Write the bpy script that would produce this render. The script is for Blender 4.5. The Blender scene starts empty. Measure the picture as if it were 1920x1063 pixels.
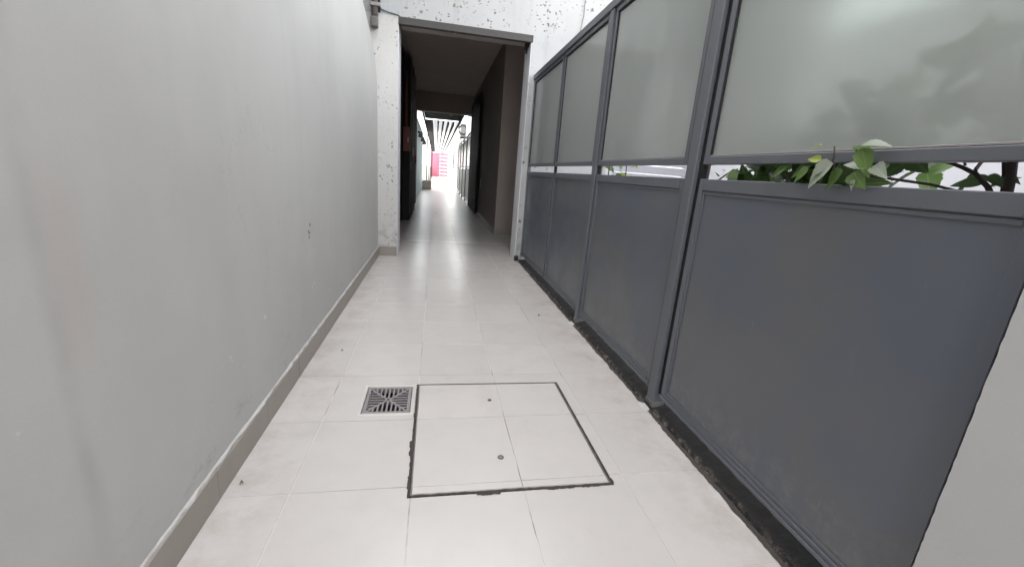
import bpy, bmesh, math, random
from mathutils import Vector, Matrix
random.seed(7)
R = math.radians
scn = bpy.context.scene
C = scn.collection

# ------------------------------------------------------------------ camera
cam = bpy.data.objects.new('camera', bpy.data.cameras.new('camera')); C.objects.link(cam)
cam.data.sensor_width = 36.0
cam.data.lens = 36.0 * 784.6 / 1920.0
cam.data.clip_start = 0.02
cam.data.clip_end = 600
r_ = Vector((0.98223481, -0.1717684, 0.07556709))
u_ = Vector((-0.02832887, 0.26234851, 0.96455727))
f_ = Vector((0.18550538, 0.94956247, -0.25282183))
cam.matrix_world = Matrix(((r_.x, u_.x, -f_.x, 0.0), (r_.y, u_.y, -f_.y, 0.0), (r_.z, u_.z, -f_.z, 0.975), (0, 0, 0, 1)))
scn.camera = cam

# ------------------------------------------------------------------ sky, sun, exposure
SUN_EL, SUN_AZ = 44.0, -90.0          # azimuth measured from +Y towards +X
world = bpy.data.worlds.new('World'); scn.world = world; world.use_nodes = True
wn = world.node_tree
bgn = wn.nodes['Background']
sky = wn.nodes.new('ShaderNodeTexSky'); sky.sky_type = 'NISHITA'; sky.sun_disc = False
sky.sun_elevation = R(SUN_EL); sky.sun_rotation = R(SUN_AZ); sky.dust_density = 4.0; sky.air_density = 1.0
hs = wn.nodes.new('ShaderNodeHueSaturation'); hs.inputs['Saturation'].default_value = 0.14
wn.links.new(sky.outputs[0], hs.inputs['Color']); wn.links.new(hs.outputs[0], bgn.inputs['Color'])
bgn.inputs['Strength'].default_value = 0.15
sd = bpy.data.lights.new('sun', 'SUN'); sd.energy = 2.0; sd.angle = R(0.6); sd.color = (1.0, 0.95, 0.88)
sun = bpy.data.objects.new('sun', sd); C.objects.link(sun)
dv = Vector((math.sin(R(SUN_AZ)) * math.cos(R(SUN_EL)), math.cos(R(SUN_AZ)) * math.cos(R(SUN_EL)), math.sin(R(SUN_EL))))
sun.rotation_euler = dv.to_track_quat('Z', 'Y').to_euler(); sun.location = dv * 30
vs = scn.view_settings
vs.view_transform = 'Standard'; vs.look = 'None'; vs.gamma = 1.0; vs.use_curve_mapping = False
vs.exposure = 3.48
scn.cycles.max_bounces = 12; scn.cycles.diffuse_bounces = 6; scn.cycles.transmission_bounces = 8
scn.cycles.sample_clamp_indirect = 6.0

# ------------------------------------------------------------------ materials
class NT:
    def __init__(s, name):
        s.m = bpy.data.materials.new(name); s.m.use_nodes = True
        s.t = s.m.node_tree; s.b = s.t.nodes['Principled BSDF']; s.out = s.t.nodes['Material Output']
        s.geo = s.n('ShaderNodeNewGeometry')
    def n(s, ty, **k):
        x = s.t.nodes.new(ty)
        for a, v in k.items(): setattr(x, a, v)
        return x
    def L(s, a, b): s.t.links.new(a, b)
    def val(s, sock, v):
        if isinstance(v, bpy.types.NodeSocket): s.L(v, sock)
        else: sock.default_value = v
    def pos(s, scale=(1, 1, 1), loc=(0, 0, 0)):
        mp = s.n('ShaderNodeMapping'); mp.inputs['Scale'].default_value = scale; mp.inputs['Location'].default_value = loc
        s.L(s.geo.outputs['Position'], mp.inputs['Vector']); return mp.outputs[0]
    def noise(s, scale, detail=3, rough=.55, vec=None, dist=0.0):
        x = s.n('ShaderNodeTexNoise'); x.inputs['Scale'].default_value = scale; x.inputs['Detail'].default_value = detail
        x.inputs['Roughness'].default_value = rough; x.inputs['Distortion'].default_value = dist
        s.L(vec if vec is not None else s.geo.outputs['Position'], x.inputs['Vector']); return x.outputs['Fac']
    def ramp(s, v, a, b, lo=0.0, hi=1.0):
        x = s.n('ShaderNodeMapRange'); x.interpolation_type = 'SMOOTHSTEP'
        for i, q in enumerate((v, a, b, lo, hi)): s.val(x.inputs[i], q)
        return x.outputs[0]
    def math(s, op, a, b=0.0):
        x = s.n('ShaderNodeMath', operation=op); s.val(x.inputs[0], a); s.val(x.inputs[1], b); return x.outputs[0]
    def mix(s, f, a, b):
        x = s.n('ShaderNodeMix', data_type='RGBA'); s.val(x.inputs[0], f)
        for i, q in ((6, a), (7, b)):
            if isinstance(q, tuple): q = (*q[:3], 1.0)
            s.val(x.inputs[i], q)
        return x.outputs[2]
    def bump(s, h, strength=.3, dist=.01):
        x = s.n('ShaderNodeBump'); x.inputs['Strength'].default_value = strength; x.inputs['Distance'].default_value = dist
        s.L(h, x.inputs['Height']); s.L(x.outputs[0], s.b.inputs['Normal']); return x
    def set(s, color=None, rough=None, metal=None, spec=None):
        for k, v in (('Base Color', color), ('Roughness', rough), ('Metallic', metal), ('Specular IOR Level', spec)):
            if v is None: continue
            if isinstance(v, tuple): v = (*v[:3], 1.0)
            s.val(s.b.inputs[k], v)
        return s
    def sep(s):
        x = s.n('ShaderNodeSeparateXYZ'); s.L(s.geo.outputs['Position'], x.inputs[0]); return x.outputs

def simple(name, col, rough=.6, metal=0, var=.12, scale=6, bump=0.0, spec=None):
    t = NT(name); a = t.noise(scale, 4)
    c = t.mix(a, tuple(v * (1 - var) for v in col), tuple(v * (1 + var) for v in col))
    t.set(c, rough, metal, spec)
    if bump: t.bump(t.noise(scale * 12, 4), bump, .004)
    return t.m

def mat_plaster(name, base, stripe=True, dirt=True):
    t = NT(name)
    a = t.noise(.9, 4, .6); b = t.noise(5, 5, .65)
    v = t.noise(3.0, 4, .6, t.pos((1.0, 1.6, .12)))
    c = t.mix(t.ramp(a, .3, .7), tuple(x * .93 for x in base), tuple(x * 1.05 for x in base))
    c = t.mix(t.ramp(v, .45, .75, 0, .35), c, (base[0] * .86, base[1] * .87, base[2] * .86))
    c = t.mix(t.ramp(b, .55, .8, 0, .25), c, tuple(x * .85 for x in base))
    S = t.sep()
    if dirt:   # scuffs near the skirting, pale chips higher up
        s = t.noise(11, 5, .7, t.pos((1, .6, 1.4)))
        m = t.math('MULTIPLY', t.ramp(s, .55, .75), t.ramp(S[2], .12, .34, .42, 0.0))
        c = t.mix(m, c, (.16, .155, .15))
        s2 = t.noise(26, 3, .6, t.pos((1, .8, .8), (3, 1, 2)))
        m2 = t.math('MULTIPLY', t.ramp(s2, .71, .76), t.ramp(S[2], .3, .9, .6, 0.0))
        c = t.mix(m2, c, (.62, .62, .60))
    if stripe:  # old vertical joint in the plaster, with a rusty run below
        w = t.noise(2.2, 3, .5, t.pos((1, .2, 1)))
        d = t.math('ABSOLUTE', t.math('SUBTRACT', t.math('ADD', S[1], t.math('MULTIPLY', w, .06)), .785))
        m = t.math('MULTIPLY', t.ramp(d, .002, .035, .30, 0.0), t.ramp(t.noise(5, 3), .35, .65))
        c = t.mix(m, c, tuple(x * .62 for x in base))
        d2 = t.math('ABSOLUTE', t.math('SUBTRACT', S[1], .80))
        m = t.math('MULTIPLY', t.ramp(d2, .0, .07, .35, 0.0), t.math('MULTIPLY', t.ramp(S[2], .5, .7), t.ramp(S[2], .85, 1.0, 1, 0)))
        c = t.mix(m, c, (.40, .33, .32))
    t.set(c, .62, 0, .35)
    fine = t.noise(140, 4, .7)
    c = t.mix(t.ramp(fine, .3, .7, 0, .10), c, tuple(x * .8 for x in base))
    vein = t.math('ABSOLUTE', t.math('SUBTRACT', t.noise(2.4, 5, .6, t.pos((1, 1, .55), (5, 2, 1))), .5))
    c = t.mix(t.math('MULTIPLY', t.ramp(vein, .0, .006, .22, 0), t.ramp(t.noise(1.1, 2), .5, .65)), c, tuple(x * .6 for x in base))
    t.set(c, .62, 0, .35)
    h = t.math('ADD', t.noise(2.2, 3), t.math('MULTIPLY', fine, .05))
    t.bump(h, .35, .02)
    return t.m

def mat_pitted(name, base):
    t = NT(name)
    dist = t.n('ShaderNodeTexNoise'); dist.inputs['Scale'].default_value = 22; dist.inputs['Detail'].default_value = 4
    t.L(t.geo.outputs['Position'], dist.inputs['Vector'])
    vadd = t.n('ShaderNodeVectorMath', operation='MULTIPLY_ADD')
    t.L(dist.outputs['Color'], vadd.inputs[0]); vadd.inputs[1].default_value = (.065, .065, .065); t.L(t.geo.outputs['Position'], vadd.inputs[2])
    S = t.sep()
    def pits(scale, thr, keep, stretch):
        mp = t.n('ShaderNodeMapping'); mp.inputs['Scale'].default_value = stretch; t.L(vadd.outputs[0], mp.inputs['Vector'])
        vo = t.n('ShaderNodeTexVoronoi'); vo.inputs['Scale'].default_value = scale; t.L(mp.outputs[0], vo.inputs['Vector'])
        sp = t.n('ShaderNodeSeparateColor'); t.L(vo.outputs['Color'], sp.inputs[0])
        return t.math('MULTIPLY', t.ramp(vo.outputs['Distance'], thr * .65, thr, 1, 0), t.ramp(sp.outputs[0], keep, keep + .02))
    clus = t.ramp(t.noise(3.2, 3, .6), .42, .58)
    p = t.math('MAXIMUM', pits(15, .25, .42, (1, 1, .72)), pits(32, .33, .45, (.75, 1, 1.2)))
    p = t.math('MULTIPLY', p, t.math('MAXIMUM', clus, .12))
    soft = t.ramp(t.noise(1.6, 4), .3, .75)
    c = t.mix(soft, tuple(x * .9 for x in base), base)
    c = t.mix(t.ramp(t.noise(9, 5, .7), .6, .8, 0, .35), c, tuple(x * .7 for x in base))
    drip = t.ramp(t.noise(9, 4, .6, t.pos((1, 1, .12), (1, 1, 4))), .56, .78, 0, .35)
    c = t.mix(drip, c, tuple(x * .66 for x in base))
    low = t.math('MULTIPLY', t.ramp(S[2], 0.1, .5, .5, 0), t.ramp(t.noise(14, 4), .45, .6))
    c = t.mix(low, c, (.2, .19, .17))
    c = t.mix(t.math('MULTIPLY', p, t.ramp(t.noise(12, 3), .3, .7, .55, .95)), c, (.085, .08, .074))
    t.set(c, .75, 0, .3)
    t.bump(t.math('SUBTRACT', t.math('MULTIPLY', t.noise(30, 4), .25), p), .5, .006)
    return t.m

def mat_tile(name, base, var=.04):
    t = NT(name)
    oi = t.n('ShaderNodeObjectInfo')
    a = t.noise(5, 2, .5); b = t.noise(1.3, 2)
    c = t.mix(a, tuple(x * .97 for x in base), tuple(x * 1.03 for x in base))
    c = t.mix(t.math('MULTIPLY', b, .5), c, (base[0] * 1.0, base[1] * .965, base[2] * .945))
    c = t.mix(t.math('MULTIPLY', oi.outputs['Random'], .5), c, tuple(x * (1 - 2 * var) for x in base))
    c = t.mix(t.ramp(t.noise(9, 3, .6), .42, .72, 0, .5), c, tuple(x * .90 for x in base))
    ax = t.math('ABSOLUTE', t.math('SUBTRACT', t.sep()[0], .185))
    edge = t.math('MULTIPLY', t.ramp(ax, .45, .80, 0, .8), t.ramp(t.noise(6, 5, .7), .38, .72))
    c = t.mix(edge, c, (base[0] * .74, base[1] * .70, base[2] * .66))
    c = t.mix(t.ramp(t.noise(2.1, 5, .65, t.pos((1.4, .8, 1), (4, 4, 0))), .52, .75, 0, .35), c, (base[0] * .80, base[1] * .77, base[2] * .74))
    sp = t.noise(120, 3, .6)
    c = t.mix(t.ramp(sp, .66, .8, 0, .25), c, tuple(x * .6 for x in base))
    S = t.sep()   # foot-worn grime in the passage; the even darkening there stands in for shade
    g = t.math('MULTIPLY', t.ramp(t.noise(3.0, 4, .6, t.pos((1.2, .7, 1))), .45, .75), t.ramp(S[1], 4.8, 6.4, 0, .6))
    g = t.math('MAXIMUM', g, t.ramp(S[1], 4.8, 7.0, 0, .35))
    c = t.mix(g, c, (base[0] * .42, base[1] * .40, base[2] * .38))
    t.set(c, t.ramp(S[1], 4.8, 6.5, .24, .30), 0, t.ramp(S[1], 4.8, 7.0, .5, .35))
    return t.m

M = {}
M['plaster'] = mat_plaster('grey_plaster', (.443, .435, .420))
M['plaster2'] = mat_plaster('grey_plaster_pier', (.435, .43, .425), stripe=False)
M['pitted'] = mat_pitted('pitted_white_paint', (.40, .405, .405))
M['pierpaint'] = mat_pitted('pitted_pier_paint', (.53, .52, .505))
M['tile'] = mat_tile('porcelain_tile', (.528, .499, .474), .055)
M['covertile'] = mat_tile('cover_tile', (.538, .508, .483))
M['skirting'] = simple('taupe_skirting', (.26, .235, .205), .4, 0, .12, 9)
t = NT('grout'); t.set(t.mix(t.ramp(t.noise(2.6, 4, .7), .36, .52), (.22, .20, .18), (.56, .54, .515)), .85); M['grout'] = t.m
M['steel'] = simple('slate_painted_steel', (.098, .104, .118), .40, 0, .05, 3, .02, .45)
t = NT('slate_panel')
c = t.mix(t.ramp(t.noise(2.3, 3), .35, .65), (.088, .098, .121), (.104, .106, .112))
c = t.mix(t.ramp(t.noise(12, 5, .7, t.pos((1, 1, .22))), .55, .8, 0, .35), c, (.125, .125, .128))
S = t.sep()
dust = t.math('MULTIPLY', t.ramp(S[2], .10, .34, 1, 0), t.ramp(t.noise(22, 5, .7), .42, .68, .05, .55))
c = t.mix(dust, c, (.17, .16, .15))
scr = t.math('MULTIPLY', t.ramp(t.noise(30, 3, .6, t.pos((1, 1.6, .25), (2, 7, 3))), .70, .74), .35)
c = t.mix(scr, c, (.20, .20, .20))
t.set(c, t.ramp(t.noise(5, 4), .3, .7, .30, .42), 0, .5); t.bump(t.noise(1.4, 2), .2, .03); M['panel'] = t.m
M['lintel'] = simple('weathered_grey_metal', (.034, .031, .028), .6, 0, .2, 14, .2)
M['reveal'] = simple('worn_white_paint', (.66, .66, .68), .7, 0, .12, 8, .2)
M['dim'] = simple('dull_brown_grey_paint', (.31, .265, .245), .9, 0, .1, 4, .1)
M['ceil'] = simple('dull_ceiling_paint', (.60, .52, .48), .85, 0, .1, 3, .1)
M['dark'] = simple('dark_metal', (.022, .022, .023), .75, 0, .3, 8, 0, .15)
M['rust'] = simple('rusty_red_paint', (.16, .04, .025), .6, 0, .35, 20, .2)
M['iron'] = simple('worn_grate_iron', (.25, .225, .225), .5, .2, .25, 40, .2)
M['bright'] = simple('bright_steel', (.60, .575, .54), .35, .3, .1, 20)
M['grime'] = simple('dark_grime', (.05, .043, .038), .9, 0, .5, 90, .4)
M['hole'] = simple('black_dirt', (.012, .010, .009), .95, 0, .3, 40)
t = NT('rough_curb_concrete'); c = t.mix(t.ramp(t.noise(26, 6, .75), .45, .66), (.014, .011, .010), (.17, .145, .12)); c = t.mix(t.ramp(t.math('ADD', t.sep()[0], t.math('MULTIPLY', t.noise(11, 4), .03)), .985, 1.006), c, (.012, .010, .009)); t.set(c, .95)  # brown mud by the tiles; shade under the fence painted near black
t.bump(t.noise(45, 6, .7), .9, .02); M['curb'] = t.m
M['soil'] = simple('garden_soil', (.07, .05, .035), .95, 0, .4, 20, .6)
M['ground'] = simple('pale_ground', (.30, .28, .25), .9, 0, .15, .5)
M['gardenwhite'] = simple('garden_wall_paint', (.47, .47, .505), .85, 0, .05, 2, .1)
M['pergola'] = simple('dark_pergola_paint', (.016, .018, .019), .8, 0, .1, 3, 0, .05)
M['white'] = simple('white_paint', (.46, .46, .455), .8, 0, .04, 2, .05)
M['blue'] = simple('pale_blue_paint', (.36, .45, .47), .8, 0, .08, 2, .1)
M['shutter'] = simple('grey_shutter_paint', (.42, .43, .47), .55, 0, .06, 5)
M['pink'] = simple('magenta_paint', (.30, .085, .125), .5, 0, .1, 4)
M['greywall'] = simple('grey_green_render', (.36, .38, .35), .85, 0, .1, 3, .1)
M['acgrey'] = simple('dull_grey_casing', (.10, .10, .10), .6, 0, .1, 8)
M['bark'] = simple('dark_bark', (.06, .048, .042), .9, 0, .35, 60, .6)
M['cable'] = simple('grey_teal_cable', (.08, .12, .12), .6, 0, .2, 30)
M['conduit'] = simple('weathered_conduit', (.11, .108, .10), .7, 0, .4, 25, .4)
M['debris'] = simple('dry_debris', (.10, .07, .05), .9, 0, .4, 50)
M['plasterlip'] = simple('skirting_caulk', (.46, .45, .43), .7, 0, .15, 40, .2)

def leaf_mat(name, top, under, rough=.38):
    t = NT(name)
    a = t.noise(30, 3); oi = t.n('ShaderNodeObjectInfo')
    c = t.mix(t.math('ADD', t.math('MULTIPLY', a, .5), t.math('MULTIPLY', oi.outputs['Random'], .5)), tuple(x * .7 for x in top), tuple(min(1, x * 1.3) for x in top))
    c = t.mix(t.geo.outputs['Backfacing'], c, under)
    tc = t.n('ShaderNodeTexCoord'); sx = t.n('ShaderNodeSeparateXYZ'); t.L(tc.outputs['Generated'], sx.inputs[0])
    dx = t.math('ABSOLUTE', t.math('SUBTRACT', sx.outputs[0], .5))
    rib = t.ramp(dx, .012, .035, .55, 0)
    side = t.math('ABSOLUTE', t.math('SINE', t.math('MULTIPLY', t.math('SUBTRACT', sx.outputs[1], t.math('MULTIPLY', dx, .55)), 22.0)))
    rib = t.math('MAXIMUM', rib, t.ramp(side, .0, .14, .3, 0))
    c = t.mix(rib, c, tuple(min(.6, x * 1.7 + .04) for x in top))
    t.set(c, rough, 0, .55)
    tr = t.n('ShaderNodeBsdfTranslucent'); t.L(c, tr.inputs['Color'])
    mx = t.n('ShaderNodeMixShader'); mx.inputs[0].default_value = .42
    t.L(t.b.outputs[0], mx.inputs[1]); t.L(tr.outputs[0], mx.inputs[2]); t.L(mx.outputs[0], t.out.inputs['Surface'])
    return t.m
M['leaf'] = leaf_mat('green_leaf', (.12, .20, .055), (.19, .26, .12))
M['leafdark'] = leaf_mat('dark_green_leaf', (.05, .088, .030), (.09, .13, .06))
M['leafpale'] = leaf_mat('pale_sky_sheen_leaf', (.42, .47, .37), (.15, .22, .07), .3)  # whitish green, with sky reflection put into the colour
M['leafyellow'] = leaf_mat('yellow_green_leaf', (.36, .42, .04), (.30, .36, .05))

# frosted glass: rough refraction plus a milky scatter and a faint smooth reflection
t = NT('frosted_glass')
rf = t.n('ShaderNodeBsdfRefraction'); rf.inputs['IOR'].default_value = 1.12; rf.inputs['Roughness'].default_value = .36
rf.inputs['Color'].default_value = (.69, .735, .695, 1)
tl = t.n('ShaderNodeBsdfTranslucent'); tl.inputs['Color'].default_value = (.55, .585, .56, 1)
df = t.n('ShaderNodeBsdfDiffuse'); df.inputs['Color'].default_value = (.52, .545, .525, 1)
gl = t.n('ShaderNodeBsdfGlossy'); gl.inputs['Roughness'].default_value = .12
m1 = t.n('ShaderNodeMixShader'); m1.inputs[0].default_value = .36
t.L(rf.outputs[0], m1.inputs[1]); t.L(tl.outputs[0], m1.inputs[2])
m2 = t.n('ShaderNodeMixShader'); t.val(m2.inputs[0], t.ramp(t.noise(2.5, 5, .65, t.pos((1, 1.3, .6))), .3, .7, .38, .54))
t.L(m1.outputs[0], m2.inputs[1]); t.L(df.outputs[0], m2.inputs[2])
fr = t.n('ShaderNodeFresnel'); fr.inputs['IOR'].default_value = 1.45
m3 = t.n('ShaderNodeMixShader'); t.L(fr.outputs[0], m3.inputs[0]); t.L(m2.outputs[0], m3.inputs[1]); t.L(gl.outputs[0], m3.inputs[2])
t.L(m3.outputs[0], t.out.inputs['Surface']); M['glass'] = t.m
# translucent roof sheet
t = NT('translucent_roof_sheet')
tl = t.n('ShaderNodeBsdfTranslucent'); tl.inputs['Color'].default_value = (.5, .51, .51, 1)
mx = t.n('ShaderNodeMixShader'); mx.inputs[0].default_value = .25
t.L(tl.outputs[0], mx.inputs[1]); t.L(t.b.outputs[0], mx.inputs[2]); t.set((.8, .8, .8), .3); t.L(mx.outputs[0], t.out.inputs['Surface'])
M['roofsheet'] = t.m

# ------------------------------------------------------------------ object helpers
def bx(bm, x0, x1, y0, y1, z0, z1):
    v = [bm.verts.new(p) for p in ((x0, y0, z0), (x1, y0, z0), (x1, y1, z0), (x0, y1, z0), (x0, y0, z1), (x1, y0, z1), (x1, y1, z1), (x0, y1, z1))]
    for f in ((0, 3, 2, 1), (4, 5, 6, 7), (0, 1, 5, 4), (1, 2, 6, 5), (2, 3, 7, 6), (3, 0, 4, 7)): bm.faces.new([v[i] for i in f])
    return bm
def box(*a): return bx(bmesh.new(), *a)
def bev(bm, w=.002, seg=1):
    bmesh.ops.bevel(bm, geom=bm.edges[:], offset=w, segments=seg, affect='EDGES', profile=.5); return bm
def tube(bm, pts, r0, r1=None, n=8):
    r1 = r0 if r1 is None else r1
    pts = [Vector(p) for p in pts]; rings = []
    for i, p in enumerate(pts):
        d = (pts[min(i + 1, len(pts) - 1)] - pts[max(i - 1, 0)]).normalized()
        a = d.orthogonal().normalized(); b = d.cross(a)
        if rings:
            # keep rings aligned
            pa = last_a - d * last_a.dot(d)
            if pa.length > 1e-4: a = pa.normalized(); b = d.cross(a)
        last_a = a
        rr = r0 + (r1 - r0) * i / max(1, len(pts) - 1)
        rings.append([bm.verts.new(p + (a * math.cos(k * 2 * math.pi / n) + b * math.sin(k * 2 * math.pi / n)) * rr) for k in range(n)])
    for A, B in zip(rings, rings[1:]):
        for k in range(n): bm.faces.new((A[k], A[(k + 1) % n], B[(k + 1) % n], B[k]))
    bm.faces.new(rings[0][::-1]); bm.faces.new(rings[-1]); return bm
def root_loc(o):
    while o.parent: o = o.parent
    return Vector(o.location)
def obj(name, bm, m, parent=None, smooth=False, loc=None):
    if parent is not None and loc is None: bmesh.ops.translate(bm, verts=bm.verts, vec=-root_loc(parent))
    bmesh.ops.recalc_face_normals(bm, faces=bm.faces)
    me = bpy.data.meshes.new(name); bm.to_mesh(me); bm.free(); me.materials.append(m)
    if smooth:
        for p in me.polygons: p.use_smooth = True
    return inst(name, me, parent, loc)
def inst(name, me, parent=None, loc=None):
    o = bpy.data.objects.new(name, me); C.objects.link(o)
    if parent is not None: o.parent = parent
    if loc is not None: o.location = Vector(loc) - (root_loc(parent) if parent is not None else Vector())
    return o
def tag(o, label=None, cat=None, group=None, kind=None):
    for k, v in (('label', label), ('category', cat), ('group', group), ('kind', kind)):
        if v: o[k] = v
    return o
def thing(name, label, cat, loc=(0, 0, 0), group=None):
    o = bpy.data.objects.new(name, None); C.objects.link(o); o.location = loc; o.empty_display_size = .1
    return tag(o, label, cat, group)

def grid_cells(bm, rect, holes, z0, z1):
    """a slab over rect minus the holes: top, bottom and rim"""
    x0, x1, y0, y1 = rect
    xs = sorted({x0, x1, *[h[i] for h in holes for i in (0, 1) if x0 < h[i] < x1]})
    ys = sorted({y0, y1, *[h[i] for h in holes for i in (2, 3) if y0 < h[i] < y1]})
    vt = {}
    def V(x, y):
        if (x, y) not in vt: vt[(x, y)] = bm.verts.new((x, y, z1))
        return vt[(x, y)]
    fs = []
    for a, b in zip(xs, xs[1:]):
        for c, d in zip(ys, ys[1:]):
            mx, my = (a + b) / 2, (c + d) / 2
            if any(h[0] < mx < h[1] and h[2] < my < h[3] for h in holes): continue
            fs.append(bm.faces.new((V(a, c), V(b, c), V(b, d), V(a, d))))
    if fs:
        ex = bmesh.ops.extrude_face_region(bm, geom=fs)
        vv = [g for g in ex['geom'] if isinstance(g, bmesh.types.BMVert)]
        bmesh.ops.translate(bm, verts=vv, vec=(0, 0, z0 - z1))
    return bool(fs)

# ------------------------------------------------------------------ ground and tiled floor
bm = bmesh.new(); bmesh.ops.create_grid(bm, x_segments=1, y_segments=1, size=250)
bmesh.ops.translate(bm, verts=bm.verts, vec=(0, 0, -.06))
tag(obj('ground', bm, M['ground']), kind='structure')

MH = (-.060, .614, 1.092, 1.797)      # opening of the inspection cover
GR = (-.285, -.0635, 1.548, 1.790)    # opening of the drain grate
XJ = [-.60, -.405, -.05, .305, .66, .968]
Y0, PY = 1.14, .373
bm = bmesh.new(); grid_cells(bm, (-.60, 2.2, -3.0, 52.0), [MH, GR, (.968, 2.3, -4, 4.9)], -.03, -.0016)
floor = tag(obj('floor', bm, M['grout']), kind='structure')
g = .0014
full = {}
def tile_at(x0, x1, y0, y1):
    holes = [h for h in (MH, GR) if h[0] < x1 and h[1] > x0 and h[2] < y1 and h[3] > y0]
    jz = random.uniform(-.0004, .0005)
    if not holes:
        key = round(x1 - x0, 3)
        if key not in full:
            w, d = (x1 - x0) / 2, (y1 - y0) / 2
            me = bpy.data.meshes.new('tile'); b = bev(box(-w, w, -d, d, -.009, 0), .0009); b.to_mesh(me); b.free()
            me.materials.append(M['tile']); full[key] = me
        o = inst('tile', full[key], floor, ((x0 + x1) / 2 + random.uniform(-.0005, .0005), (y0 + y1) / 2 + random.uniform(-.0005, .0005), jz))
        o.rotation_euler = (random.uniform(-.0012, .0012), random.uniform(-.0012, .0012), random.uniform(-.0014, .0014))
    else:
        b = bmesh.new()
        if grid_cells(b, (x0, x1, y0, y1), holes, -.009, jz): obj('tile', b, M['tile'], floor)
        else: b.free()
rows = range(-5, 19)
for k in rows:
    ya, yb = Y0 + PY * k + g, Y0 + PY * (k + 1) - g
    for i in range(5): tile_at(XJ[i] + g, XJ[i + 1] - g, ya, yb)
    if ya > 4.7:                                   # side bay inside the passage
        for xa, xb in ((.968, 1.37), (1.37, 1.725)):
            if ya > 4.75 and yb < 6.75: tile_at(xa + g, xb - g, ya, yb)
far = bmesh.new()
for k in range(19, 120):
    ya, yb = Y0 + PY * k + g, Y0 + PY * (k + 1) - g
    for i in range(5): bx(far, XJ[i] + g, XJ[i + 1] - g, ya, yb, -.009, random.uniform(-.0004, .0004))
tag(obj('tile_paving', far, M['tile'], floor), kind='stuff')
tag(obj('garden_soil', box(1.055, 6, -3, 4.70, -.058, .01), M['soil']), kind='structure')

# ------------------------------------------------------------------ left wall with skirting
LW = thing('plaster_wall', 'tall smooth grey plaster wall along the left of the tiled alley', 'wall', (-.6, 2, 0))
bm = bmesh.new()
prof = [(-3, 0), (4.708, 0), (4.708, 1.55)]
for i in range(9):                                   # the upper end of the plaster is cut back in a curve
    a = i / 8; prof.append((4.708 - .86 * a ** 1.9, 1.55 + .64 * a ** .62))
prof += [(3.50, 2.5), (3.3, 6.05), (-3, 6.05)]
fa = [bm.verts.new((-.6, y, z)) for y, z in prof]; fb = [bm.verts.new((-.9, y, z)) for y, z in prof]
bm.faces.new(fa); bm.faces.new(fb[::-1])
for i in range(len(prof)): bm.faces.new((fa[i], fb[i], fb[(i + 1) % len(prof)], fa[(i + 1) % len(prof)]))
obj('wall', bm, M['plaster'], LW)
obj('backing_wall', box(-1.0, -.74, 3.0, 4.70, 1.4, 6.05), M['conduit'], LW)
for k in range(-7, 10):
    ya, yb = Y0 + PY * k - .004, Y0 + PY * (k + 1) - .006
    yb = min(yb, 4.700)
    if yb - ya < .05: continue
    dx = random.uniform(0, .0012)
    obj('baseboard_tile', bev(box(-.5998, -.588 - dx, ya, yb, .0008, .097 + random.uniform(-.002, .002)), .001), M['skirting'], LW)
bm = bmesh.new(); n = 160                             # uneven mortar lip on top of the skirting
ring = []
for i in range(n + 1):
    y = -1.5 + 6.2 * i / n; w = .0085 + random.uniform(-.005, .003); h = .100 + random.uniform(0, .005)
    ring.append([bm.verts.new(p) for p in ((-.5995, y, .0985), (-.6 + w, y, .0985), (-.6 + w * .7, y, h), (-.5995, y, h + .003))])
for A, B in zip(ring, ring[1:]):
    for k in range(4): bm.faces.new((A[k], A[(k + 1) % 4], B[(k + 1) % 4], B[k]))
obj('mortar_lip', bm, M['plasterlip'], LW)
# chips knocked out of the plaster
for (y, z, s) in ((2.176, .622, .014), (2.20, .64, .009), (2.155, .630, .012), (2.165, .602, .010), (2.185, .66, .012), (1.658, .616, .009), (2.408, .489, .008), (2.6, 1.3, .007), (1.25, .36, .009)):
    bm = bmesh.new(); nn = 9
    vs_ = [bm.verts.new((-.5988, y + s * random.uniform(.4, 1) * math.cos(a * 2 * math.pi / nn), z + s * random.uniform(.4, 1.1) * math.sin(a * 2 * math.pi / nn))) for a in range(nn)]
    c_ = bm.verts.new((-.5993, y, z))
    for a in range(nn): bm.faces.new((vs_[a], vs_[(a + 1) % nn], c_))
    obj('plaster_chip', bm, M['plasterlip'] if s < .0095 else M['conduit'], LW)

# ------------------------------------------------------------------ passage building with the pitted front
PB = thing('passage_building', 'building with pitted white front and a dark open passage through it', 'building', (.2, 4.71, 0))
T0, T1 = 4.71, 5.03
def front(name, x0, x1, z0, z1): obj(name, box(x0, x1, T0, T1, z0, z1), M['pitted'], PB)
obj('pier', box(-.88, -.404, T0, T1, 0, 2.36), M['pierpaint'], PB)
front('front_wall', -.88, 1.90, 2.3605, 3.9)
front('jamb_wall', .93, 1.90, 0, 2.36)
front('garden_front', 1.903, 4.2, 2.3605, 3.9)
obj('garden_front', box(1.903, 1.99, T0 + .002, T1, 0, 2.36), M['gardenwhite'], PB)
obj('garden_front', box(3.05, 4.2, T0 + .002, T1, 0, 2.36), M['gardenwhite'], PB)
obj('lintel', bev(box(-.4035, .944, T0 - .006, T0 + .05, 2.292, 2.3595), .004), M['lintel'], PB)
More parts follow.
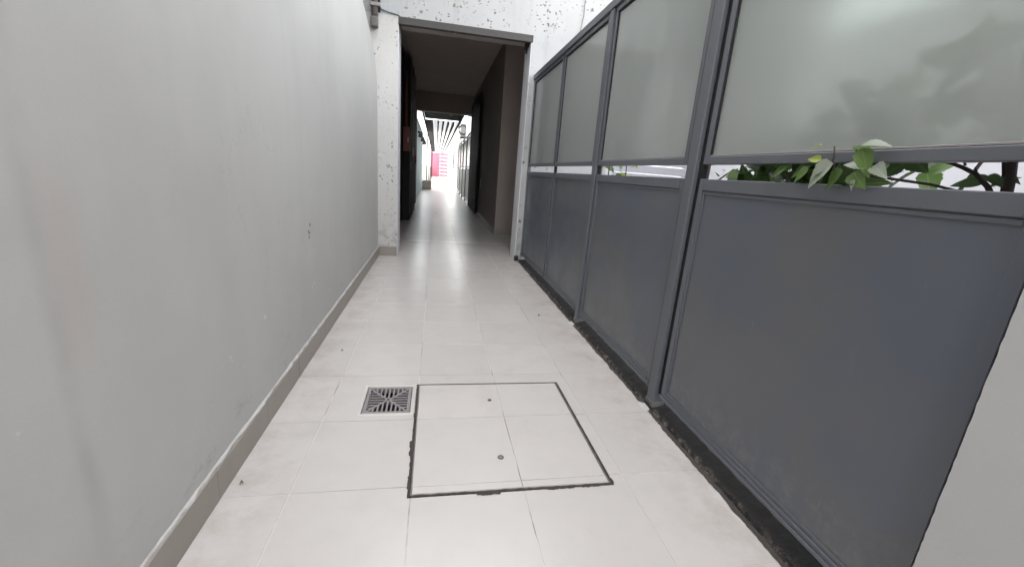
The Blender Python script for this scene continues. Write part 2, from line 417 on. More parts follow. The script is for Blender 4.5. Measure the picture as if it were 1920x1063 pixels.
# rough lower edge and metal angle of the lintel, seen from below
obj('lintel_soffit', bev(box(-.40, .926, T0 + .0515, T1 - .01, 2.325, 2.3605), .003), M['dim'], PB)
obj('reveal', box(.9255, .9295, T0 + .001, T1, .0, 2.29), M['reveal'], PB)
obj('reveal', box(-.4035, -.4, T0 + .001, T1, .0, 2.29), M['reveal'], PB)
obj('baseboard_tile', bev(box(-.5855, -.404, T0 - .012, T0 - .0005, .001, .104), .001), M['skirting'], PB)
obj('baseboard_tile', bev(box(.918, .965, T0 - .03, T0 - .0005, .001, .06), .002), M['curb'], PB)
obj('wall_joint', box(.894, .901, T0 - .0025, T0 + .01, 2.362, 3.9), M['greywall'], PB)
# the passage behind
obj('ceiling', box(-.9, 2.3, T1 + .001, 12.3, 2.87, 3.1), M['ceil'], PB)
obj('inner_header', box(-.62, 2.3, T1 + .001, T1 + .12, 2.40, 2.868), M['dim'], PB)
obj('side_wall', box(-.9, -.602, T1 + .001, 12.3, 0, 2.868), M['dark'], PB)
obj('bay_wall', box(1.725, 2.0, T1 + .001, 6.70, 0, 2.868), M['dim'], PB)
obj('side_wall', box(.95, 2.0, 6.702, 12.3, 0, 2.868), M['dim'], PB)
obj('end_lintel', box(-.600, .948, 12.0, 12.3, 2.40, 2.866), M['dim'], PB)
obj('baseboard_tile', box(.951, 1.72, 6.690, 6.7015, .001, .09), M['skirting'], PB)
for k in range(9): obj('baseboard_tile', bev(box(.941, .9495, 6.71 + .58 * k, 7.284 + .58 * k, .001, .09), .001), M['skirting'], PB)
obj('upper_storey', box(-.9, 4.2, 5.04, 12.3, 3.11, 3.9), M['white'], PB)
obj('outer_wall', box(-1.2, -.905, 5.04, 12.3, 0, 3.9), M['white'], PB)
sh = thing('slatted_shutter', 'grey slatted shutter in the white house front behind the fence', 'shutter', (2.5, 4.75, 0))
obj('shutter_frame', bx(bx(bx(bmesh.new(), 1.993, 2.04, 4.75, 4.80, .02, 2.35), 3.0, 3.047, 4.75, 4.80, .02, 2.35), 2.041, 2.999, 4.75, 4.80, 2.3, 2.35), M['shutter'], sh)
slat = bpy.data.meshes.new('slat'); b = bev(box(-.478, .478, -.012, .012, -.045, .045), .006); b.to_mesh(slat); b.free(); slat.materials.append(M['shutter'])
for k in range(23):
    o = inst('slat', slat, sh, (2.52, 4.785, .07 + .0975 * k)); o.rotation_euler = (R(12), 0, 0)

# ------------------------------------------------------------------ inside the passage
cb = thing('meter_cupboard', 'dark tall metal meter cupboard on the left inside the passage', 'cupboard', (-.55, 8.7, 0))
obj('cabinet', bev(box(-.6005, -.48, 7.95, 9.6, .01, 2.75), .004), M['dark'], cb)
for k in range(2):
    d = obj('door', bev(box(-.479, -.464, 7.96 + .82 * k, 8.77 + .82 * k, .04, 2.72), .003), M['dark'], cb)
    obj('handle', bev(box(-.463, -.44, 8.70 + .12 * k - .01, 8.72 + .12 * k, 1.15, 1.32), .003), M['iron'], d)
for yy in (7.93, 8.79, 9.61): obj('edge_trim', bev(box(-.462, -.452, yy - .02, yy + .02, .02, 2.74), .003), M['conduit'], cb)
for zz in (.9, 1.9): obj('hinge', tube(bmesh.new(), [(-.456, 7.985, zz), (-.456, 7.985, zz + .14)], .012), M['iron'], cb, True)
rb = thing('hose_box', 'small rusty red box fixed to the dark cupboard in the passage', 'box', (-.5, 7.9, 1.2))
obj('box_body', bev(box(-.57, -.47, 7.80, 7.945, 1.22, 1.60), .006), M['rust'], rb)
obj('lid', bev(box(-.575, -.465, 7.786, 7.7985, 1.21, 1.61), .003), M['rust'], rb)
obj('pipe', tube(bmesh.new(), [(-.53, 7.86, 1.601), (-.53, 7.86, 2.0), (-.53, 7.90, 2.5)], .018), M['rust'], rb, True)
obj('hasp', bev(box(-.50, -.478, 7.770, 7.785, 1.36, 1.44), .002), M['iron'], rb)
gl_ = thing('gate_leaf', 'open dark gate leaf with lock at the left end of the passage', 'gate', (-.5, 11.4, 0))
obj('leaf_panel', bev(box(-.555, -.525, 10.5, 11.95, .02, 2.38), .004), M['dark'], gl_)
obj('lock', bev(box(-.524, -.48, 10.56, 10.68, 1.05, 1.22), .004), M['dark'], gl_)
obj('edge_strip', bev(box(-.56, -.518, 10.470, 10.4985, .02, 2.38), .003), M['conduit'], gl_)
gr_ = thing('gate_leaf', 'open dark gate leaf folded against the right passage wall', 'gate', (.9, 10.6, 0))
obj('leaf_panel', bev(box(.885, .92, 9.6, 11.95, .03, 2.6), .004), M['dark'], gr_)
obj('bolt', tube(bmesh.new(), [(.872, 9.75, .35), (.872, 9.75, 1.2)], .009), M['iron'], gr_, True)
sw = thing('wall_plate', 'small pale upright plate low on the dark passage wall', 'plate', (.94, 9.2, .6))
obj('plate', bev(box(.935, .9495, 9.16, 9.30, .60, .82), .003), M['white'], sw)
obj('cover_strip', bev(box(.931, .9345, 9.2, 9.26, .64, .78), .001), M['white'], sw)
hk = thing('ceiling_hook', 'small white lamp hook under the passage lintel', 'hook', (.14, 4.78, 2.33))
obj('hook_base', tube(bmesh.new(), [(.14, 4.78, 2.334), (.14, 4.78, 2.318)], .012, .010), M['white'], hk, True)
obj('hook_stem', tube(bmesh.new(), [(.14, 4.78, 2.317), (.143, 4.78, 2.30), (.15, 4.78, 2.292)], .005), M['white'], hk, True)
br = thing('door_closer', 'small dark bracket under the right end of the passage lintel', 'bracket', (.9, 4.85, 2.25))
obj('arm', bev(box(.895, .9245, 4.78, 4.92, 2.27, 2.333), .004), M['dark'], br)
obj('stub', tube(bmesh.new(), [(.908, 4.85, 2.269), (.905, 4.85, 2.215)], .012, .008), M['dark'], br, True)

# cables at the upper left corner and on the front
cd = thing('conduit', 'weathered dark conduit in the corner above the left pier', 'conduit', (-.575, 4.66, 2.3))
obj('pipe', tube(bmesh.new(), [(-.615, 4.66, 2.30), (-.612, 4.655, 2.6), (-.615, 4.66, 3.2), (-.615, 4.66, 3.9)], .030), M['conduit'], cd, True)
obj('pipe', tube(bmesh.new(), [(-.578, 4.675, 2.36), (-.58, 4.672, 2.7), (-.583, 4.67, 3.9)], .014), M['dark'], cd, True)
obj('clamp', bev(box(-.655, -.56, 4.62, 4.705, 2.395, 2.425), .004), M['iron'], cd)
obj('end_box', bev(box(-.650, -.585, 4.62, 4.70, 2.22, 2.31), .01, 2), M['conduit'], cd)
cbl = obj('cable', tube(bmesh.new(), [(-.59, 4.70, 2.405), (-.55, 4.698, 2.392), (-.50, 4.698, 2.380), (-.45, 4.698, 2.372), (-.415, 4.698, 2.368), (-.39, 4.70, 2.362)], .006), M['cable'], None, True)
tag(cbl, 'thin teal cable running from the corner conduit to the lintel', 'cable')
w = obj('wire', tube(bmesh.new(), [(1.45, 4.703, 3.9), (1.447, 4.702, 3), (1.452, 4.700, 2.6), (1.43, 4.699, 2.45), (1.3, 4.69, 2.2), (1.1, 4.67, 1.995)], .004), M['conduit'], None, True)
tag(w, 'thin dark wire hanging down the pitted front towards the fence top', 'wire')

# ------------------------------------------------------------------ the slate metal fence
X = .984
def frame_rail(fence, name, x0, x1, y0, y1, z0, z1, b=.0018): return obj(name, bev(box(x0, x1, y0, y1, z0, z1), b), M['steel'], fence)
def fence_bay(fence, y0, y1, zt=1.99, X=X, zg=1.09, flush=False):
    """one bay between posts: lower steel sheet with beads, gap, frosted pane above"""
    gp = .004; y0 += gp; y1 -= gp; s = .026
    # lower framed sheet
    for a in (y0, y1 - s):
        if flush and a == y0: obj('stile', bev(box(X + .0150, X + .040, y0 - .001, y0 + s, .085, 1.010), .0012), M['panel'], fence)
        else: frame_rail(fence, 'stile', X + .008, X + .040, a, a + s, .085, 1.010)
    frame_rail(fence, 'rail', X + .0065, X + .040, y0 + s + .0005, y1 - s - .0005, .968, 1.010)
    frame_rail(fence, 'rail', X + .0065, X + .040, y0 + s + .0005, y1 - s - .0005, .085, .108)
    frame_rail(fence, 'lip', X - .001, X + .006, y0, y1, .084, .094, .001)
    sheet = obj('steel_sheet', box(X + .0165, X + .022, y0 + s - .002, y1 - s + .002, .10, .972), M['panel'], fence)
    bd = bmesh.new()
    e = .011
    for a in ((y1 - s - e, y1 - s - .001, .111 + e, .964 - e),) + (() if flush else ((y0 + s + .001, y0 + s + e, .111 + e, .964 - e),)) + ((y0 + s + .001, y1 - s - .001, .110, .110 + e), (y0 + s + .001, y1 - s - .001, .965 - e, .965)):
        bx(bd, X + .0115, X + .0164, *a)
    for a in () and ((y1 - s - e, y1 - s - .001, .111 + e, .964 - e), (y0 + s + .001, y1 - s - .001, .110, .110 + e), (y0 + s + .001, y1 - s - .001, .965 - e, .965)):
        bx(bd, X + .0115, X + .0164, *a)
    obj('bead', bev(bd, .001), M['steel'], sheet)
    # upper framed pane
    for a in (y0, y1 - s): frame_rail(fence, 'stile', X + .008, X + .040, a, a + s, 1.063, zt - .052)
    frame_rail(fence, 'rail', X + .0065, X + .040, y0 + s + .0005, y1 - s - .0005, 1.063, zg)
    frame_rail(fence, 'rail', X + .0065, X + .040, y0 + s + .0005, y1 - s - .0005, zt - .078, zt - .0525)
    pn = obj('glass_pane', box(X + .020, X + .026, y0 + s - .004, y1 - s + .004, zg - .004, zt - .074), M['glass'], fence)
    bd = bmesh.new(); e = .008
    for a in ((y0 + s + .001, y0 + s + e, zg + .001 + e, zt - .080 - e), (y1 - s - e, y1 - s - .001, zg + .001 + e, zt - .080 - e), (y0 + s + .001, y1 - s - .001, zt - .079 - e, zt - .079)):
        bx(bd, X + .0125, X + .0198, *a)
    obj('bead', bev(bd, .001), M['dark'], pn)
    obj('lit_bead', bev(box(X + .0125, X + .0198, y0 + s + .001, y1 - s - .001, zg + .001, zg + .006), .001), M['iron'], pn)  # bottom bead in a paler material, standing in for light from above
def fence_post(fence, yc, w=.052, zt=1.94, X=X, foot=True):
    p = obj('post', bev(box(X - .002, X + .05, yc - w / 2, yc + w / 2, .0 if foot else .085, zt), .003, 2), M['steel'], fence)
    if foot:
        obj('foot_collar', bev(box(X - .006, X + .0535, yc - w / 2 - .004, yc + w / 2 + .004, .002, .036), .002), M['conduit'], p)
FE = thing('metal_fence', 'slate grey metal fence with frosted panes above solid sheets along the alley', 'fence', (X, 2.6, 0))
for a, b_ in ((.530, 1.504), (1.603, 2.592), (2.672, 3.598), (3.622, 4.69)): fence_bay(FE, a, b_, flush=a < 1)
fence_post(FE, 1.561, .058); fence_post(FE, 2.632, .056)
for a, b_ in ((1.503, 1.5315), (1.5905, 1.6075), (2.587, 2.6035), (2.6605, 2.677), (.511, .5295)):
    obj('gap_shade', box(X + .016, X + .034, a + .001, b_ - .001, .085, 1.94), M['dark'], FE)  # dark strips filling the gaps, standing in for the shade inside them
obj('mullion', bev(box(X + .012, X + .036, 3.603, 3.617, .085, 1.94), .001), M['dark'], FE)
frame_rail(FE, 'end_stile', X + .006, X + .044, 4.692, 4.707, .05, 1.94)
frame_rail(FE, 'top_rail', X - .006, X + .046, .515, 4.707, 1.942, 1.99, .003)
# low rough curb under the fence
bm = bmesh.new(); n = 170; ring = []
for i in range(n + 1):
    y = -.2 + 4.89 * i / n
    j = lambda a: random.uniform(-a, a)
    ring.append([bm.verts.new(p) for p in ((.9695 + j(.004), y, -.005), (.976 + j(.006), y, .014 + j(.006)), (.999 + j(.006), y, .020 + j(.007)), (1.045, y, .028 + j(.006)), (1.05, y, -.05))])
for A, B in zip(ring, ring[1:]):
    for k in range(4): bm.faces.new((A[k], A[k + 1], B[k + 1], B[k]))
tag(obj('concrete_curb', bm, M['curb'], None, True), 'low rough dirty concrete curb under the slate fence', 'curb')
bm = bmesh.new(); prev = None; n = 420; wv = 0
for i in range(n + 1):
    y = -.2 + 4.9 * i / n; wv = wv * .75 + random.uniform(0, .012) * .5
    cur = [bm.verts.new((.9676 - wv - .002, y, .0012)), bm.verts.new((.972, y, .0026))]
    if prev: bm.faces.new((prev[0], prev[1], cur[1], cur[0]))
    prev = cur
tag(obj('edge_grime', bm, M['grime']), kind='stuff')
# mortar splashes at the post feet
for i, (yy, lab) in enumerate(((1.561, 'pale mortar blob at the foot of the nearer fence post'), (2.632, 'pale mortar blob at the foot of the farther fence post'))):
    bm = bmesh.new(); nn = 14
    v = [bm.verts.new((.968 + .028 * random.uniform(.6, 1.1) * math.cos(a * 2 * math.pi / nn) - .008, yy + .045 * random.uniform(.7, 1.1) * math.sin(a * 2 * math.pi / nn), .0006)) for a in range(nn)]
    v2 = [bm.verts.new(((q.co.x - .965) * .6 + .965, (q.co.y - yy) * .6 + yy, .004)) for q in v]
    bm.faces.new(v2)
    for a in range(nn): bm.faces.new((v[a], v[(a + 1) % nn], v2[(a + 1) % nn], v2[a]))
    tag(obj('mortar_blob', bm, M['plasterlip'], None, True), lab, 'mortar')

# ------------------------------------------------------------------ near right pier
NP = thing('plaster_pier', 'near pale grey plaster pier with rough edge at the right end of fence', 'wall', (1.1, -.5, 0))
bm = bmesh.new(); n = 260; A_ = []; B_ = []
for i in range(n + 1):
    z = 6.0 * (i / n) ** 1.6; yj = .5165 + random.uniform(-.0009, .0009)
    A_.append((bm.verts.new((.972, yj, z)), bm.verts.new((.99, yj - .002, z)), bm.verts.new((1.22, .510, z)), bm.verts.new((1.22, -3, z)), bm.verts.new((.972, -3, z))))
for P, Q in zip(A_, A_[1:]):
    for k in range(5): bm.faces.new((P[k], P[(k + 1) % 5], Q[(k + 1) % 5], Q[k]))
bm.faces.new(A_[0][::-1]); bm.faces.new(A_[-1])
obj('wall', bm, M['plaster2'], NP)

# ------------------------------------------------------------------ inspection cover and drain
MC = thing('manhole_cover', 'square tiled inspection cover with dark joint in the alley floor', 'manhole cover', (.277, 1.445, -.02))
obj('pit_frame', box(MH[0] - .01, MH[1] + .01, MH[2] - .01, MH[3] + .01, -.034, -.018), M['hole'], MC)
cx0, cx1, cy0, cy1 = -.0465, .600, 1.1075, 1.7885
ang = bmesh.new()
for a in ((cx1 + .0015, cx1 + .0045, cy0 - .004, cy1 + .004), (cx0 - .0035, cx0 - .0012, cy0 - .004, cy1 + .004), (cx0 - .001, cx1 + .001, cy1 + .001, cy1 + .0035), (cx0 - .001, cx1 + .001, cy0 - .0035, cy0 - .0012)):
    bx(ang, *a, -.018, -.0012)
obj('steel_edge', ang, M['iron'], MC)
obj('cover_slab', box(cx0, cx1, cy0, cy1, -.0175, -.0018), M['grout'], MC)
for xa, xb in ((cx0, .305), (.305, cx1)):
    for ya, yb in ((cy0, 1.138), (1.138, 1.513), (1.513, cy1)):
        obj('tile', bev(box(xa + .0012, xb - .0012, ya + .0012, yb - .0012, -.007, random.uniform(-.0003, .0006)), .0008), M['covertile'], MC)
def ring_mesh(x, y, ro, ri, z0, z1, n=18):
    bm = bmesh.new(); q = []
    for k in range(n):
        a = 2 * math.pi * k / n; c, s = math.cos(a), math.sin(a)
        q.append([bm.verts.new((x + rr * c, y + rr * s, z)) for rr, z in ((ro, z0), (ro * .95, z1), (ri, z1), (ri, z0))])
    for k in range(n):
        A, B = q[k], q[(k + 1) % n]
        for i in range(3): bm.faces.new((A[i], B[i], B[i + 1], A[i + 1]))
    return bm
for (x, y, s) in ((.254, 1.258, 1.0), (.261, 1.643, .8)):
    rg = obj('lifting_ring', ring_mesh(x, y, .0115 * s, .0062 * s, .0004, .0022), M['conduit'], MC, True)
    bm = bmesh.new(); bmesh.ops.create_circle(bm, cap_ends=True, segments=16, radius=.0061 * s); bmesh.ops.translate(bm, verts=bm.verts, vec=(x, y, .0010))
    obj('plug', bm, M['iron'] if s == 1 else M['hole'], rg)
# dirt packed along the joint, spilling over broken tile edges
def grime_strip(p0, p1, nrm, wi, wo, chips, name='grime'):
    bm = bmesh.new(); p0, p1, nrm = Vector(p0), Vector(p1), Vector(nrm); n = int((p1 - p0).length / .004)
    prev = None; a = b = 0
    for i in range(n + 1):
        q = p0.lerp(p1, i / n); tt = i / n
        a = a * .6 + random.uniform(0, wi) * .4 * 1.6; b = b * .6 + random.uniform(0, wo) * .4 * 1.6
        ex = sum(c[2] for c in chips if c[0] < tt < c[1])
        zz = .0011 + random.uniform(0, .0003)
        cur = [bm.verts.new((*(q - nrm * a).xy, zz)), bm.verts.new((*(q + nrm * (b + ex)).xy, zz))]
        if prev: bm.faces.new((prev[0], cur[0], cur[1], prev[1]))
        prev = cur
    return obj(name, bm, M['grime'], MC)
mx0, mx1, my0, my1 = MH[0] + .006, MH[1] - .006, MH[2] + .006, MH[3] - .005
grime_strip((mx0, my0 - .004, 0), (mx0, my1, 0), (-1, 0, 0), .004, .006, ((.28, .40, .007), (.05, .13, .003), (.62, .66, .004)))
grime_strip((mx0, my0, 0), (mx1, my0, 0), (0, -1, 0), .005, .005, ((.31, .43, .010), (.66, .8, .006), (.84, .93, .005)))
grime_strip((mx1, my0, 0), (mx1, my1, 0), (1, 0, 0), .0015, .003, ((.0, .04, .007), (.5, .6, .002)))
grime_strip((mx0, my1, 0), (mx1, my1, 0), (0, 1, 0), .001, .002, ())

DG = thing('drain_grate', 'square slotted drain grate beside the tiled inspection cover', 'drain', (-.174, 1.669, -.02))
gx, gy, hx, hy = (GR[0] + GR[1]) / 2, (GR[2] + GR[3]) / 2, (GR[1] - GR[0]) / 2, (GR[3] - GR[2]) / 2
obj('sump', box(GR[0] - .01, GR[1] + .003, GR[2] - .01, GR[3] + .01, -.058, -.044), M['hole'], DG)
for a in ((GR[0] + .001, GR[0] + .016, GR[2], GR[3]), (GR[1] - .016, GR[1] - .001, GR[2], GR[3]), (GR[0] + .017, GR[1] - .017, GR[2] + .001, GR[2] + .016), (GR[0] + .017, GR[1] - .017, GR[3] - .016, GR[3] - .001)):
    obj('sump_side', box(*a, -.0435, -.0305), M['hole'], DG)
fr = bmesh.new(); w = .014
for a in ((gx - hx, gx + hx, gy - hy, gy - hy + w), (gx - hx, gx + hx, gy + hy - w, gy + hy), (gx - hx, gx - hx + w, gy - hy + w + .0003, gy + hy - w - .0003), (gx + hx - w, gx + hx, gy - hy + w + .0003, gy + hy - w - .0003)):
    bx(fr, *a, -.03, .0016)
obj('grate_frame', bev(fr, .001), M['bright'], DG)
ix, iy = hx - w - .003, hy - w - .003
rim = bmesh.new(); w2 = .013
for a in ((gx - ix, gx + ix, gy - iy, gy - iy + w2), (gx - ix, gx + ix, gy + iy - w2, gy + iy), (gx - ix, gx - ix + w2, gy - iy + w2, gy + iy - w2), (gx + ix - w2, gx + ix, gy - iy + w2, gy + iy - w2)):
    bx(rim, *a, -.022, -.0005)
obj('grate_rim', rim, M['iron'], DG)
jx, jy = ix - w2, iy - w2
hub = obj('hub', box(gx - .012, gx + .012, gy - .012, gy + .012, -.02, -.0008), M['iron'], DG)
bm = bmesh.new(); bmesh.ops.create_circle(bm, cap_ends=True, segments=12, radius=.005); bmesh.ops.translate(bm, verts=bm.verts, vec=(gx, gy, -.0002)); obj('screw', bm, M['hole'], hub)
for sx in (-1, 1):
    for sy in (-1, 1):
        bm = bmesh.new(); a = Vector((gx + sx * .010, gy + sy * .010)); c = Vector((gx + sx * (jx + .003), gy + sy * (jy + .003))); d = (c - a).normalized(); nn = Vector((-d.y, d.x)) * .0045
        lo = [bm.verts.new((*p, -.0065)) for p in (a - nn, c - nn, c + nn, a + nn)]; hi = [bm.verts.new((*p, -.0011)) for p in (a - nn, c - nn, c + nn, a + nn)]
        bm.faces.new(hi); bm.faces.new(lo[::-1])
        for k in range(4): bm.faces.new((lo[k], lo[(k + 1) % 4], hi[(k + 1) % 4], hi[k]))
        obj('diagonal_bar', bm, M['iron'], DG)
for k in range(-4, 5):
    ox = k * jx / 4.5; l = max(abs(ox) * jy / jx, .011)
    if abs(k) < 4:
        for s in (-1, 1):
            y0_, y1_ = sorted((gy + s * l, gy + s * (jy + .001)))
            obj('bar', box(gx + ox - .0034, gx + ox + .0034, y0_, y1_, -.0065, -.0014), M['iron'], DG)
            oy = k * jy / 4.5; lx = max(abs(oy) * jx / jy, .011)
            x0_, x1_ = sorted((gx + s * lx, gx + s * (jx + .001)))
            obj('bar', box(x0_, x1_, gy + oy - .0034, gy + oy + .0034, -.0065, -.0017), M['iron'], DG)

# small litter on the tiles
for (x, y, s, lab, nm) in ((-.46, 2.16, .012, 'tiny dark leaf scrap on the tiles near the left skirting', 'leaf_scrap'), (.76, 2.76, .020, 'small curled dry leaf on the tiles near the fence', 'leaf_scrap'),
                        (.03, 9.4, .05, 'dark leaf lying on the passage floor', 'leaf_scrap'), (-.555, 1.19, .009, 'small dark splinter beside the left skirting', 'splinter')):
    bm = bmesh.new(); pts = []
    for k in range(6):
        a = k / 5; pts.append((x + s * (a - .5) * 1.2, y + s * .5 * math.sin(a * 3), .003 + .006 * math.sin(a * 3.1)))
    q = [[bm.verts.new((p[0] - .25 * s * math.sin(i * .628), p[1] + .4 * s * math.sin(i * .628) + .001, p[2] + .002)), bm.verts.new((p[0] + .1 * s, p[1] - .3 * s * math.sin(i * .628) - .001, p[2]))] for i, p in enumerate(pts)]
    for A, B in zip(q, q[1:]): bm.faces.new((A[0], B[0], B[1], A[1]))
    tag(obj(nm, bm, M['debris']), lab, 'litter')

# ------------------------------------------------------------------ garden behind the fence
gw = obj('garden_wall', box(3.05, 3.25, -3, 4.70, 0, 2.25), M['gardenwhite'])
tag(gw, 'plain white wall at the back of the garden behind the fence', 'wall')
def leaf_mesh(name, m, w=.42, tipdrop=.18, fold=.10, serr=.0):
    bm = bmesh.new(); N = 12; mid = []; le = []; ri = []
    for i in range(N + 1):
        a = i / N
        hw = w * 1.12 * (math.sin(math.pi * a ** .72)) ** .75 * (1.06 - .5 * a) if 0 < i < N else .003
        hw *= 1 + serr * (1 if i % 2 else -1)
        z = -tipdrop * a * a
        mid.append(bm.verts.new((0, a, z)))
        le.append(bm.verts.new((-hw, a - .04 * math.sin(math.pi * a), z + fold * hw / w))); ri.append(bm.verts.new((hw, a - .04 * math.sin(math.pi * a), z + fold * .8 * hw / w)))
    for i in range(N):
        bm.faces.new((le[i], mid[i], mid[i + 1], le[i + 1])); bm.faces.new((mid[i], ri[i], ri[i + 1], mid[i + 1]))
    me = bpy.data.meshes.new(name); bm.normal_update(); bm.to_mesh(me); bm.free(); me.materials.append(m)
    for p in me.polygons: p.use_smooth = True
    return me
LM = {k: leaf_mesh('leaf', M[k], *a) for k, a in (('leaf', (.36, .22, .12, .05)), ('leafdark', (.34, .15, .10, .04)), ('leafpale', (.30, .18, .16, .06)), ('leafyellow', (.28, .1, .1, .0)))}
SL = {k: leaf_mesh('leaf', M[k], .15, .2, .05) for k in ('leaf', 'leafdark')}
def place_leaf(parent, me, base, tip, nrm=(0, 0, 1), width=1.0):
    base, tip, nrm = Vector(base), Vector(tip), Vector(nrm)
    y = (tip - base); L = y.length; y.normalize(); x = y.cross(nrm).normalized(); z = x.cross(y)
    o = inst('leaf', me, parent)
    m = Matrix((x, y, z)).transposed().to_4x4(); m.translation = base - root_loc(parent)
    o.matrix_local = m @ Matrix.Diagonal((L * width, L, L, 1)); return o
def rnd_dir(): return Vector((random.uniform(-1, 1), random.uniform(-1, 1), random.uniform(-1, 1))).normalized()
def leafy(parent, n, region, size, kinds, avoid=None, out=Vector((0, 0, 0))):
    k = 0; tries = 0
    while k < n and tries < n * 30:
        tries += 1
        p = Vector([random.uniform(*r) for r in region])
        if avoid and avoid(p): continue
        d = (rnd_dir() + out + Vector((0, 0, -.25))).normalized(); L = random.uniform(*size)
        if p.x + d.x * L < 1.035: d.x = abs(d.x) * .2; d.normalize()
        place_leaf(parent, LM[random.choice(kinds)], p, p + d * L, (rnd_dir() * .7 + Vector((-.3, 0, .7))).normalized(), random.uniform(.85, 1.15)); k += 1
def stems(parent, lst):
    for pts, r0, r1 in lst: obj('stem', tube(bmesh.new(), pts, r0, r1, 7), M['bark'], parent, True)

SA = thing('leafy_shrub', 'broad-leaved green shrub pushing leaves out through the near fence gap', 'shrub', (1.32, 1.05, 0))
stems(SA, [([(1.32, 1.05, 0), (1.29, 1.06, .4), (1.24, 1.03, .8), (1.16, 1.0, 1.02), (1.12, .96, 1.25)], .018, .005),
           ([(1.33, 1.07, 0), (1.34, 1.2, .5), (1.28, 1.28, .9), (1.22, 1.3, 1.2)], .014, .004),
           ([(1.30, 1.03, .5), (1.28, .9, .9), (1.3, .8, 1.22)], .008, .003),
           ([(1.20, 1.0, .96), (1.06, .965, 1.035), (1.0, .945, 1.047), (.985, .925, 1.032), (1.0, .867, 1.035), (1.02, .84, 1.031), (1.06, .765, 1.021), (1.12, .70, 1.0)], .0045, .0028),
           ([(1.0, .93, 1.035), (.972, .933, 1.06), (.966, .930, 1.085), (.966, .935, 1.10)], .0025, .0016),
           ([(.985, .925, 1.032), (.966, .92, 1.045), (.958, .915, 1.059)], .002, .0014),
           ([(1.0, .88, 1.036), (.97, .868, 1.06), (.955, .866, 1.09)], .002, .0014)])
gapfree = lambda p: (p.y < .93 and .93 < p.z < 1.14) or p.z > 1.15 + (1.42 - p.y) * .28 + random.uniform(-.03, .02) or (p.y > 1.40)
leafy(SA, 230, ((1.05, 1.15), (.55, 1.42), (.85, 1.6)), (.06, .11), ('leaf', 'leaf', 'leafdark'), gapfree)
leafy(SA, 120, ((1.06, 1.34), (.93, 1.44), (.98, 1.14)), (.055, .09), ('leafdark', 'leaf', 'leafdark'))
for k, b, tp, nr, w in (('leafpale', (.955, .915, 1.059), (.950, .983, .998), (-.75, -.35, .55), 1.0),
                        ('leafpale', (.962, .870, 1.088), (.945, .785, 1.105), (-.35, .1, .9), .8),
                        ('leafyellow', (.968, .965, 1.069), (.966, 1.008, 1.073), (-.9, 0, .4), .9),
                        ('leafyellow', (.968, .974, 1.106), (.966, 1.003, 1.100), (-.5, 0, .9), .7),
                        ('leafpale', (.965, .838, 1.048), (.960, .897, 1.063), (-.7, .1, .7), .9),
                        ('leaf', (.955, .852, 1.092), (.962, .826, 1.028), (-.9, -.5, .2), .75),
                        
                        ('leafdark', (1.06, .829, 1.068), (1.05, .873, 1.036), (-.8, -.2, .4), 1.2),
                        ('leafdark', (1.06, .822, 1.078), (1.055, .779, 1.047), (-.9, .1, .3), 1.25),
                        ('leaf', (.972, 1.00, 1.045), (.968, 1.048, 1.012), (-.8, -.2, .5), .9),
                        ('leafpale', (.968, .86, 1.022), (.966, .864, .996), (-.9, 0, .2), .9),
                        ('leafdark', (.99, .90, 1.06), (.985, .86, 1.015), (-.9, .2, .2), 1.3), ('leafdark', (1.0, .94, 1.06), (.99, .90, 1.012), (-.9, .2, .2), 1.3),
                        ('leafpale', (.968, .94, 1.048), (.962, .99, 1.022), (-.8, .2, .5), 1.0), ('leaf', (.97, .90, 1.045), (.962, .935, .995), (-.85, .1, .4), 1.05),
                        ('leaf', (.975, .875, 1.04), (.965, .835, 1.005), (-.9, 0, .3), 1.1), ('leafpale', (.975, .83, 1.055), (.966, .79, 1.03), (-.8, -.1, .5), 1.1),
                        ('leaf', (1.0, 1.02, 1.06), (.99, 1.09, 1.03), (-.8, .1, .5), 1.1), ('leaf', (1.0, 1.10, 1.055), (.995, 1.17, 1.03), (-.8, .1, .5), 1.1),
                        ('leaf', (1.045, .72, 1.22), (1.04, .70, 1.135), (-1, 0, .05), 1.1)):
    place_leaf(SA, LM[k], b, tp, nr, w)
SB = thing('bare_shrub', 'thin dark branched shrub in the garden at the near end of fence', 'shrub', (1.15, .62, 0))
stems(SB, [([(1.15, .62, 0), (1.14, .63, .6), (1.10, .665, .98), (1.09, .685, 1.021), (1.09, .712, 1.046), (1.09, .74, 1.06), (1.09, .78, 1.075), (1.08, .83, 1.12)], .0065, .003),
           ([(1.15, .62, .4), (1.125, .668, .97), (1.12, .684, 1.051), (1.12, .70, 1.10), (1.1, .74, 1.3)], .008, .003),
           ([(1.16, .60, .2), (1.10, .652, .95), (1.10, .660, 1.03), (1.10, .672, 1.1), (1.10, .70, 1.25)], .010, .006)])
for b, tp in (((1.11, .70, 1.035), (1.11, .775, 1.028)), ((1.09, .69, 1.045), (1.09, .655, 1.02)), ((1.12, .684, 1.04), (1.12, .71, 1.038)), ((1.12, .682, 1.035), (1.12, .66, 1.045)), ((1.1, .67, 1.05), (1.1, .645, 1.03)), ((1.1, .66, 1.04), (1.1, .70, 1.022))):
    place_leaf(SB, SL['leafdark'], b, tp, (-.8, 0, .4), 1.4)
for (x, y, z) in ((1.09, .712, 1.050), (1.09, .735, 1.063), (1.09, .70, 1.036), (1.085, .79, 1.083), (1.09, .755, 1.067)):
    obj('bud', tube(bmesh.new(), [(x, y, z), (x - .003, y + .004, z + .010)], .0028, .0008, 6), M['bark'], SB)
leafy(SB, 5, ((1.12, 1.25), (.60, .80), (1.2, 1.5)), (.06, .1), ('leafdark', 'leaf'))
